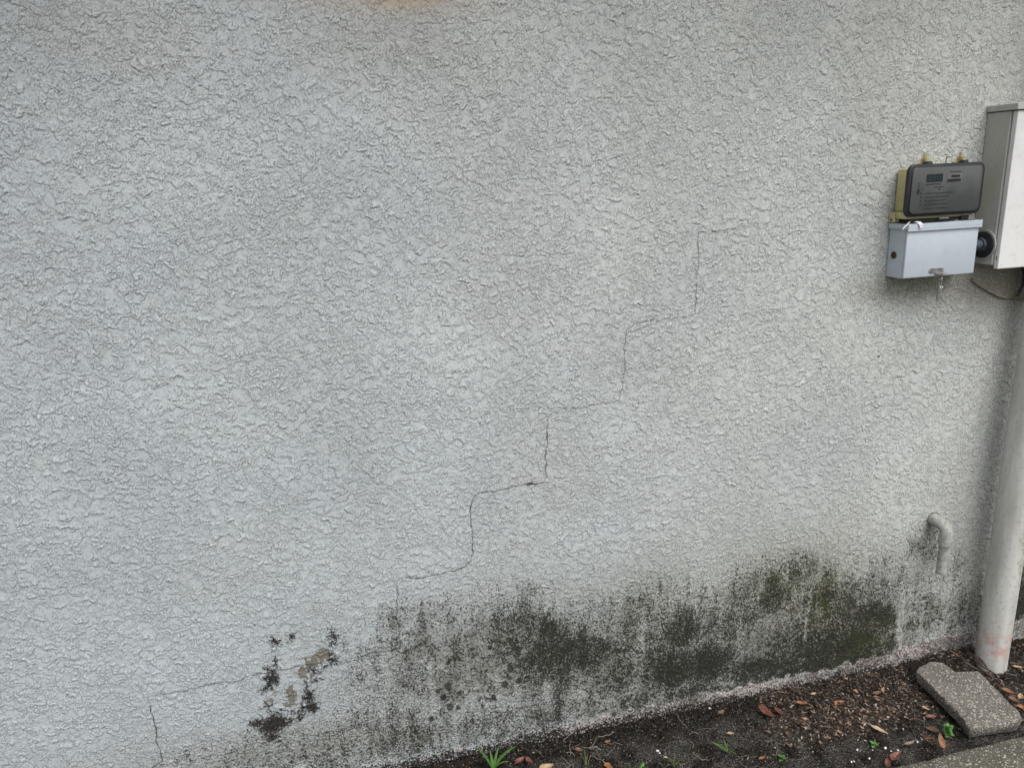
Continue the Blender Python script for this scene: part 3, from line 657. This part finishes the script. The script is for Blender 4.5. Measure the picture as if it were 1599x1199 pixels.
def wtube(pix, r, name, mat, label, cat, y=None):
    P = []
    for i, p in enumerate(pix): q = on_wall(p[0], p[1], y if y is not None else -.006); P.append(q)
    Q = []
    for i in range(len(P) - 1):
        p0, p1, p2, p3 = P[max(i - 1, 0)], P[i], P[i + 1], P[min(i + 2, len(P) - 1)]
        for k in range(6):
            s = k / 6; Q.append(.5 * ((2 * p1) + (p2 - p0) * s + (2 * p0 - 5 * p1 + 4 * p2 - p3) * s * s + (3 * p1 - p0 - 3 * p2 + p3) * s ** 3))
    Q.append(P[-1]); b = MB(); b.tube(Q, r, 10); o = b.build(name, mat, None, True, origin=P[0]); tag(o, label, cat); return o
wtube([(1519, 436), (1530, 446), (1546, 455), (1562, 463), (1580, 465), (1612, 466), (1640, 466)], .0032, 'wall_cable', tanm, 'thin painted cable sagging across the wall below the electrical cabinet', 'cable')
wtube([(1596, 418), (1599, 430), (1597, 444), (1592, 455), (1588, 462)], .0035, 'black_cable', blackr, 'short black cable curving down out of the bottom of the electrical cabinet', 'cable', -.03)

# ------------------------------------------------------------------ broken paver on the soil
blk_m = aggregate('aggregate_paver', (0.12, 0.108, 0.094), (0.30, 0.275, 0.245), .35, 175, .35, (0.42, 0.385, 0.345))
outl = [(1430,1047),(1434,1040),(1446,1034),(1458,1031),(1472,1033),(1481,1040),(1492,1048),(1506,1047),(1527,1046),(1545,1063),(1560,1079),(1576,1095),(1592,1110),(1596,1118),(1594,1126),(1560,1130),(1536,1134),(1515,1137),(1504,1122),(1490,1105),(1466,1082),(1446,1062)]
TZ = .040
P = [on_ground(*p, TZ) for p in outl]; Q = []
for i, p in enumerate(P):
    q = P[(i + 1) % len(P)]; n = max(1, int((q - p).length / .008))
    for k in range(n):
        s = p.lerp(q, k / n); Q.append(s + Vector((.0030 * noise.noise(s * 70), .0030 * noise.noise(s * 70 + Vector((9, 2, 1))), 0)))
cen = sum(Q, Vector()) / len(Q); vs = []; fs = []; N = len(Q)
rings = [(-.036, .95, .0), (-.022, .985, .6), (-.012, 1.0, .8), (-.0035, .992, .8), (-.0008, .975, .5), (0, .95, .4), (0, .85, .5), (0, .7, .6), (0, .5, .6), (0, .25, .6)]
for dz, sc_, am in rings:
    for q in Q:
        v = cen + (q - cen) * sc_; v = Vector((v.x, v.y, TZ + dz))
        nz_ = Vector((noise.noise(v * 90), noise.noise(v * 90 + Vector((5, 5, 5))), noise.noise(v * 75 + Vector((3, 8, 1))))) * .0028 * am
        vs.append(v + nz_)
for r in range(len(rings) - 1):
    for k in range(N): fs.append((r * N + k, r * N + (k + 1) % N, (r + 1) * N + (k + 1) % N, (r + 1) * N + k))
vs.append(cen.copy()); 
for k in range(N): fs.append(((len(rings) - 1) * N + k, (len(rings) - 1) * N + (k + 1) % N, len(vs) - 1))
pv = mesh_obj('paver', vs, fs, blk_m, smooth=True, origin=(cen.x, cen.y, 0)); tag(pv, 'broken pebbly concrete paver lying on the soil between drain pipe and path', 'paver')

# ------------------------------------------------------------------ fallen leaves
def leaf_mat(name, c1, c2):
    t = NT(name, rough=.5, spec=.35)
    c = t.mix(t.ramp(t.noise(90, 4, .65), .36, .66), c1, c2)
    c = t.mix(t.math('MULTIPLY', t.ramp(t.noise(260, 3, .7), .52, .66), .8), c, tuple(x * .3 for x in c1))
    t.color(c); t.bump(t.noise(220, 3, .6), .0006, 1); return t.m
LM = dict(orange=leaf_mat('leaf_orange', (0.26, 0.115, 0.045), (0.11, 0.055, 0.030)), red=leaf_mat('leaf_red_brown', (0.17, 0.065, 0.045), (0.085, 0.035, 0.028)),
          brown=leaf_mat('leaf_brown', (0.15, 0.085, 0.05), (0.08, 0.045, 0.03)), tan=leaf_mat('leaf_tan', (0.36, 0.25, 0.15), (0.24, 0.155, 0.09)), pale=leaf_mat('leaf_pale', (0.42, 0.33, 0.22), (0.26, 0.17, 0.10)),
          grey=leaf_mat('leaf_grey', (0.20, 0.16, 0.12), (0.12, 0.09, 0.07)))
def leaf(px, py, L, W_, ang, mat, label, curl=.3, fold=.35, tilt=0.0, z=.006, seed=0, roll=0.0, group='dead leaves on the soil strip'):
    rs = random.Random(seed + int(px * 13 + py)); n, m = 12, 4; p0 = on_ground(px, py, z); vs, fs = [], []
    th = .0005; bend = rs.uniform(-.25, .25)
    rings = []
    for i in range(n + 1):
        s = i / n; w_ = W_ * .5 * (math.sin(math.pi * min(1, s * .97 + .015) ** .85) ** 1.15) * (1 + .10 * math.sin(9 * s + seed))
        cy = curl * L * (s - .5) ** 2 * 1.3
        for j in range(-m, m + 1):
            q = j / m; wob = .0012 * noise.noise(Vector((s * 5, q * 3, seed + px * .1)))
            rings.append(Vector(((s - .5) * L, q * w_ + bend * L * (s - .5) ** 2, cy + abs(q) ** 1.3 * w_ * fold * 1.5 + wob)))
    k = 2 * m + 1; R_ = Matrix.Rotation(ang, 3, 'Z') @ Matrix.Rotation(tilt, 3, 'Y') @ Matrix.Rotation(roll, 3, 'X')
    rings = [R_ @ v for v in rings]; mn = min(v.z for v in rings)
    gzz = gz(p0.x, p0.y) if p0.y > -.378 else .031
    for v in rings: vs.append(Vector((p0.x, p0.y, max(gzz, z - .006) + .001)) + v - Vector((0, 0, mn)))
    for i in range(n):
        for j in range(k - 1): a = i * k + j; fs.append((a, a + 1, a + k + 1, a + k))
    o = mesh_obj('fallen_leaf', vs, fs, mat, smooth=True, origin=(p0.x, p0.y, gzz))
    so_ = o.modifiers.new('thickness', 'SOLIDIFY'); so_.thickness = th
    tag(o, label, 'leaf', group)
    # petiole
    a = rings[m] ; b_ = R_ @ Vector((-.5 * L - L * .16, bend * L * .3, curl * L * .33 + .001)); 
    b = MB(); base_ = Vector((p0.x, p0.y, max(gzz, z - .006) + .001 - mn)); b.tube([base_ + a, base_ + (a + b_) / 2, base_ + b_], .0006, 5); b.build('petiole', mat, o, True)
    return o
D = rad
leaf(1196,1112,.062,.026,D(-75),LM['red'],'large red-brown curled leaf lying near the wall base, biggest of the leaves',.45,.55)
leaf(1215,1109,.038,.014,D(-80),LM['red'],'narrow red-brown leaf right beside the largest red-brown leaf',.3,.6)
leaf(1311,1096,.040,.020,D(8),LM['orange'],'bright orange leaf on the soil halfway between wall and paver',.3,.4)
leaf(1251,1096,.030,.014,D(-25),LM['orange'],'small orange-brown leaf between the red-brown leaf and the bright orange one',.4,.4)
leaf(1271,1081,.020,.011,D(10),LM['pale'],'tiny pale leaf scrap close under the wall above the orange-brown leaf',.3,.3)
leaf(1373,1137,.050,.015,D(-62),LM['pale'],'long narrow tan leaf lying slantwise on the dark soil left of the paver',.12,.3)
leaf(1370,1080,.032,.015,D(5),LM['brown'],'dull tan leaf below the wall left of the paver corner',.3,.3)
leaf(1379,1075,.026,.010,D(45),LM['tan'],'slim tan leaf sticking up behind the dull tan leaf',.4,.4)
leaf(1372,1091,.020,.012,D(-30),LM['brown'],'small brown leaf just below the dull tan leaf',.3,.4)
leaf(1337,1077,.018,.010,D(70),LM['tan'],'small tan leaf right of the bright orange leaf near the wall',.3,.4)
leaf(1398,1180,.050,.022,D(25),LM['red'],'red-brown curled leaf against the edge of the path',.5,.5,z=.012)
leaf(1386,1189,.036,.016,D(50),LM['red'],'dark red leaf under the curled leaf at the edge of the path',.3,.4,z=.01)
leaf(1421,1158,.034,.011,D(5),LM['grey'],'thin grey-tan leaf lying flat left of the green weed',.15,.3)
leaf(1452,1158,.042,.024,D(-85),LM['orange'],'orange-brown leaf standing on edge against the path, left of a pair',.3,.3,tilt=-.7,z=.02)
leaf(1469,1158,.040,.017,D(70),LM['orange'],'slim orange leaf standing on edge against the path, right of a pair',.3,.3,tilt=-.6,z=.022)
leaf(1457,1138,.040,.020,D(-70),LM['brown'],'dark brown leaf behind the green weed',.3,.3,tilt=-.2)
leaf(1454,1117,.034,.016,D(-10),LM['red'],'reddish leaf lying under the left edge of the paver',.3,.4)
leaf(1446,1104,.024,.011,D(-60),LM['tan'],'small tan leaf half under the left edge of the paver',.3,.4)
leaf(1127,1111,.026,.016,D(20),LM['brown'],'brown crumpled leaf at the wall base left of the largest leaf',.6,.5)
leaf(1141,1143,.020,.011,D(-15),LM['tan'],'tan leaf scrap above the grass blades at the lower edge',.3,.4)
leaf(1190,1181,.022,.010,D(8),LM['orange'],'small orange leaf on bare sandy soil near the lower edge',.3,.3)
leaf(1230,1143,.020,.013,D(60),LM['brown'],'brown leaf below the litter pile under the largest leaf',.4,.4)
leaf(1281,1157,.014,.010,D(60),LM['orange'],'tiny rust-coloured leaf below the litter pile',.4,.4)
leaf(1040,1180,.012,.007,D(-40),LM['pale'],'tiny pale yellow leaf scrap on the soil near the lower edge',.3,.3)
leaf(812,1186,.034,.019,D(30),LM['red'],'red-brown leaf beside the largest grass tuft',.5,.5)
leaf(826,1186,.030,.014,D(-60),LM['red'],'second red-brown leaf, right of the one beside the largest grass tuft',.4,.5)
leaf(853,1197,.046,.024,D(10),LM['tan'],'tan brown leaf cut off by the lower edge of the photo',.4,.4)
leaf(904,1169,.026,.015,D(-30),LM['brown'],'brown leaf at the foot of the wall above thin stems',.4,.4)
leaf(950,1195,.030,.018,D(-60),LM['orange'],'orange-brown leaf beside two round green leaves',.4,.4)
leaf(949,1156,.018,.010,D(10),LM['orange'],'tiny orange leaf beside a pale straw at the wall foot',.4,.4)
leaf(1574,1078,.040,.018,D(-65),LM['orange'],'orange leaf right of the paver, uppermost of three',.4,.5)
leaf(1584,1092,.036,.018,D(-70),LM['brown'],'brown leaf right of the paver, middle of three',.4,.5)
leaf(1594,1086,.034,.016,D(35),LM['tan'],'tan leaf at the right edge of the photo beyond the paver',.4,.5)
leaf(1597,1104,.034,.018,D(-60),LM['orange'],'rusty leaf right of the paver, lowest of three',.4,.5)
leaf(1555,1012,.030,.012,D(-50),LM['brown'],'brown leaf tucked behind the foot of the drain pipe',.3,.4)
leaf(1590,1040,.030,.012,D(-30),LM['tan'],'tan leaf on the litter right of the drain pipe',.3,.4)

# ------------------------------------------------------------------ loose litter: bark chips, needles, twigs (uncountable)
chips = [leaf_mat('litter_brown', (0.070, 0.050, 0.039), (0.035, 0.026, 0.021)), leaf_mat('litter_tan', (0.27, 0.18, 0.13), (0.15, 0.095, 0.07)), leaf_mat('litter_dark', (0.020, 0.016, 0.013), (0.012, 0.010, 0.009)), leaf_mat('litter_pale', (0.42, 0.37, 0.30), (0.30, 0.25, 0.19))]
rs = random.Random(99); V_, F_, MI = [], [], []
def chip_add(x, y, z, L, W_, T, ang, pit, mi, flakes=False):
    R_ = Matrix.Rotation(ang, 3, 'Z') @ Matrix.Rotation(pit, 3, 'Y') @ Matrix.Rotation(rs.uniform(-.5, .5), 3, 'X')
    b0 = len(V_); c_ = Vector((x, y, z)); bw = rs.uniform(-.2, .2) * L
    for sx, wf, off in ((-.5, .35, 0), (0, 1, bw), (.5, .3, 0)):
        for sy, sz in ((-.5, -.5), (.5, -.5), (.5, .5), (-.5, .5)):
            V_.append(c_ + R_ @ Vector((sx * L, sy * W_ * wf + off, sz * T + (abs(off) * .6 if sx == 0 else 0))))
    for a in (0, 4):
        for k in range(4): F_.append((b0 + a + k, b0 + a + (k + 1) % 4, b0 + a + 4 + (k + 1) % 4, b0 + a + 4 + k)); MI.append(mi)
    F_.append((b0 + 3, b0 + 2, b0 + 1, b0)); MI.append(mi); F_.append((b0 + 8, b0 + 9, b0 + 10, b0 + 11)); MI.append(mi)
def zones():
    u = rs.random()
    if u < .24: return rs.uniform(.22, .74), -abs(rs.gauss(0, .06)) - .005, 1.0
    if u < .48: x = rs.gauss(.44, .12); return x, rs.gauss(-.16, .035), 1.1
    if u < .62: x = rs.gauss(.66, .1); return x, rs.gauss(-.15, .06), 1.0
    if u < .86: return rs.uniform(.86, 1.45), -rs.uniform(0, .37), 1.3
    if u < .93: return rs.gauss(.93, .06), rs.gauss(-.04, .025), 1.2
    return rs.uniform(-1.0, .8), -rs.uniform(0, .37), .7
for i in range(13500):
    x, y, k = zones()
    if not (-1.2 < x < 1.48 and -.372 < y < -.001): continue
    if .72 < x < .80 and -.30 < y < -.12: continue
    r = rs.random(); z = gz(x, y) + abs(rs.gauss(0, .0022)) + .0008
    mi = 0 if r < .36 else 1 if r < .48 else 2 if r < .955 else 3
    if rs.random() < .72: L = rs.uniform(.004, .013) * k; W_ = rs.uniform(.0012, .0042) * k; T = rs.uniform(.0006, .0016)
    else: L = rs.uniform(.008, .028) * k; W_ = rs.uniform(.0005, .0011); T = W_
    chip_add(x, y, z, L, W_, T, rs.uniform(0, math.pi), rs.gauss(0, .22), mi)
for i in range(150):    # bigger flat flakes in the pile
    x, y = (rs.gauss(.42, .11), rs.gauss(-.16, .026)) if rs.random() < .6 else (rs.uniform(.9, 1.4), -rs.uniform(.02, .36))
    chip_add(x, y, gz(x, y) + .004, rs.uniform(.010, .020), rs.uniform(.005, .010), .0006, rs.uniform(0, 3), rs.gauss(0, .4), rs.choice((0, 1, 1, 3)))
for p, q in (((1504,1010),(1538,1046)),((1512,1006),(1545,1050)),((1520,1030),(1556,1056)),((1526,1040),(1562,1068)),((1500,1022),(1530,1050))):   # bark strips against the pipe foot
    a, c_ = on_ground(*p, .03), on_ground(*q, .02); d_ = c_ - a
    chip_add((a.x + c_.x) / 2, (a.y + c_.y) / 2, .028, d_.length, .007, .003, math.atan2(d_.y, d_.x), .05, 0)
me = bpy.data.meshes.new('litter'); me.from_pydata(V_, [], F_)
for m_ in chips: me.materials.append(m_)
me.polygons.foreach_set('material_index', MI); me.update()
lo_ = bpy.data.objects.new('litter', me); COL.objects.link(lo_); tag(lo_, 'brown bark chips, needles and leaf crumbs scattered over the soil', 'litter', kind='stuff')
# fine pale root fibres and straws lying about
fib = simple('straw', (0.27, 0.24, 0.20), (0.15, 0.13, 0.10), 80, .8); b = MB()
def fibre(x, y, L, r, a, curl):
    pts = []; p = Vector((x, y, 0))
    for k in range(9):
        pts.append(Vector((p.x, p.y, gz(p.x, p.y) + .002 + .004 * math.sin(math.pi * k / 8)))); a += curl + rs.gauss(0, .12); p += Vector((math.cos(a), math.sin(a), 0)) * L / 8
        p.y = min(p.y, -.004)
    b.tube(pts, r, 4)
for i in range(45): fibre(rs.uniform(-.55, .78), -rs.uniform(.02, .36), rs.uniform(.02, .07), rs.uniform(.0003, .0007), rs.uniform(0, 6.3), rs.gauss(0, .15))
for i in range(14): fibre(rs.gauss(-.33, .05), -rs.uniform(.02, .10), rs.uniform(.03, .07), rs.uniform(.0004, .0008), rs.uniform(0, 6.3), rs.gauss(0, .12))
o = b.build('straw_fibres', fib, None, True); tag(o, 'thin pale straws and root fibres strewn over the dark soil', 'straw', kind='stuff')
# white pebbles
peb = simple('white_pebble', (0.66, 0.65, 0.62), (0.5, .49, .46), 90, .7)
b = MB()
for px, py, r in [(1383,1162,.0045),(1339,1167,.0035),(1392,1165,.002),(1403,1163,.003),(1405,1167,.003),(1433,1156,.003),(1427,1153,.0018),(1363,1166,.002),(1330,1186,.003),(1334,1184,.0025),(1358,1179,.003),(1027,1166,.004),(1030,1168,.0025),(1340,1148,.002),(1270,1166,.0018),(1108,1103,.003),(1366,1150,.002),(1440,1150,.0018)]:
    p = on_ground(px, py, .003); g0 = gz(p.x, p.y); r_ = bmesh.ops.create_icosphere(b.bm, subdivisions=2, radius=r)
    bmesh.ops.transform(b.bm, matrix=Matrix.Translation((p.x, p.y, g0 + r * .5)) @ Matrix.Rotation(px, 4, 'Z') @ Matrix.Diagonal((1.2, .8, .7, 1)), verts=r_['verts'])
    for v in r_['verts']: v.co += Vector((1, 1, 1)) * .0006 * noise.noise(v.co * 400)
o = b.build('pebbles', peb, None, True); tag(o, 'tiny white pebbles sprinkled over the dark soil by the path', 'pebbles', kind='stuff')

# ------------------------------------------------------------------ plants
grn = leaf_mat('grass_green', (0.075, 0.17, 0.035), (0.045, 0.11, 0.025)); grn2 = leaf_mat('weed_green', (0.10, 0.235, 0.05), (0.06, 0.15, 0.032)); grn3 = leaf_mat('olive_green', (0.10, 0.13, 0.04), (0.07, 0.09, 0.03))
def blade(b, p, a, L, W_, bend, lift=1.1):
    n = 9; side = Vector((-math.sin(a), math.cos(a), 0)); pts = []; q = p.copy(); el = lift; prev = None
    for k in range(n + 1):
        s = k / n; w_ = W_ * (1 - s ** 2.2) * (.6 + .4 * min(1, s * 4)); up = Vector((-math.cos(a) * math.sin(el), -math.sin(a) * math.sin(el), math.cos(el)))
        row = [b.bm.verts.new(q - side * w_ / 2), b.bm.verts.new(q - up * w_ * .18), b.bm.verts.new(q + side * w_ / 2)]
        if prev:
            b.bm.faces.new((prev[0], prev[1], row[1], row[0])); b.bm.faces.new((prev[1], prev[2], row[2], row[1]))
        prev = row; q = q + Vector((math.cos(a) * math.cos(el), math.sin(a) * math.cos(el), math.sin(el))) * L / n; el -= bend / n
def tuft(px, py, blades, mat, label, name='grass_tuft'):
    p = on_ground(px, py, .003); p.z = gz(p.x, p.y) - .002; root = empty(name, p, label, 'grass', 'grass tufts in the soil strip')
    for (da, L, W_, bend, lift) in blades:
        b = MB(); blade(b, p.copy(), rad(da), L, W_, bend, lift); o = b.build('blade', mat, root, True); m_ = o.modifiers.new('t', 'SOLIDIFY'); m_.thickness = .0003
tuft(770,1197,[(160,.088,.014,.5,1.25),(12,.095,.012,1.2,1.10),(95,.055,.009,.5,1.3),(200,.065,.010,1.5,.8),(345,.055,.009,1.2,1.1),(50,.065,.009,.7,1.2),(240,.055,.008,1.5,.9)],grn,'largest bright green grass tuft at the lower edge close to the wall')
tuft(1137,1170,[(155,.055,.012,.5,.75),(150,.035,.005,.4,.9),(300,.03,.0045,1.5,.9),(100,.035,.003,.5,1.1)],grn,'grass shoot with one broad slanting blade on bare soil')
tuft(1052,1188,[(200,.05,.0022,1.8,1.0),(120,.04,.002,1.5,1.2),(60,.05,.002,1.6,1.1),(10,.045,.002,2,.9),(330,.045,.002,1.9,1.0),(250,.035,.002,1.8,1.1)],grn3,'wispy thin dark grass tuft with arching blades')
tuft(915,1190,[(80,.05,.0022,.6,1.2),(60,.04,.002,1.1,1.0),(120,.045,.002,.5,1.3),(300,.03,.002,1.4,1.1)],grn3,'thin yellow-green grass stems beside the brown leaf at the wall foot')
def ovate(b, p, a, el, L, W_):
    n = 6; f = Vector((math.cos(a) * math.cos(el), math.sin(a) * math.cos(el), math.sin(el))); side = Vector((-math.sin(a), math.cos(a), 0)); up = side.cross(f) * -1; prev = None
    for k in range(n + 1):
        s = k / n; w_ = W_ * math.sin(math.pi * min(.985, max(.04, s ** .8))) ; q = p + f * L * s - up * L * .25 * s * s
        row = [b.bm.verts.new(q - side * w_ / 2 + up * w_ * .15), b.bm.verts.new(q), b.bm.verts.new(q + side * w_ / 2 + up * w_ * .15)]
        if prev: b.bm.faces.new((prev[0], prev[1], row[1], row[0])); b.bm.faces.new((prev[1], prev[2], row[2], row[1]))
        prev = row
def weed(px, py, leaves, hgt, mat, label, name='weed', cat='weed', lean=(0, 0), size=1.0):
    p = on_ground(px, py, .004); p.z = gz(p.x, p.y) - .002; root = empty(name, p, label, cat)
    top = p + Vector((lean[0], lean[1], hgt)); b = MB(); b.tube([p, p.lerp(top, .5), top], .0011, 6); b.build('stem', mat, root, True)
    for i in range(leaves):
        s = .30 + .70 * (i // 2) / max(1, (leaves // 2)); a = i * math.pi + (i // 2) * 1.45 + .6; L = (.016 + .006 * (1 - s)) * size
        b = MB(); ovate(b, p.lerp(top, min(1, s)), a, .25 + .5 * s, L, L * .68); o = b.build('leaf', mat, root, True); m_ = o.modifiers.new('t', 'SOLIDIFY'); m_.thickness = .0003
weed(1480,1147,22,.046,grn2,'small bright green leafy weed growing at the corner of the paver',lean=(-.006,-.004),size=.85)
weed(1365,1160,4,.012,grn2,'tiny green seedling on dark soil left of the path leaf',size=.75)
weed(1221,1180,5,.010,grn,'tiny dark green seedling near the small orange leaf',size=.8)
weed(971,1195,2,.006,grn2,'round-leaved green seedling at the lower edge beside an orange-brown leaf',size=.95)
weed(1001,1193,2,.006,grn2,'round-leaved light green seedling, the right one of two at the lower edge',size=.8)
weed(1355,1108,2,.004,grn3,'faint olive seedling in the litter below the bright orange leaf',size=.5)
print('done')
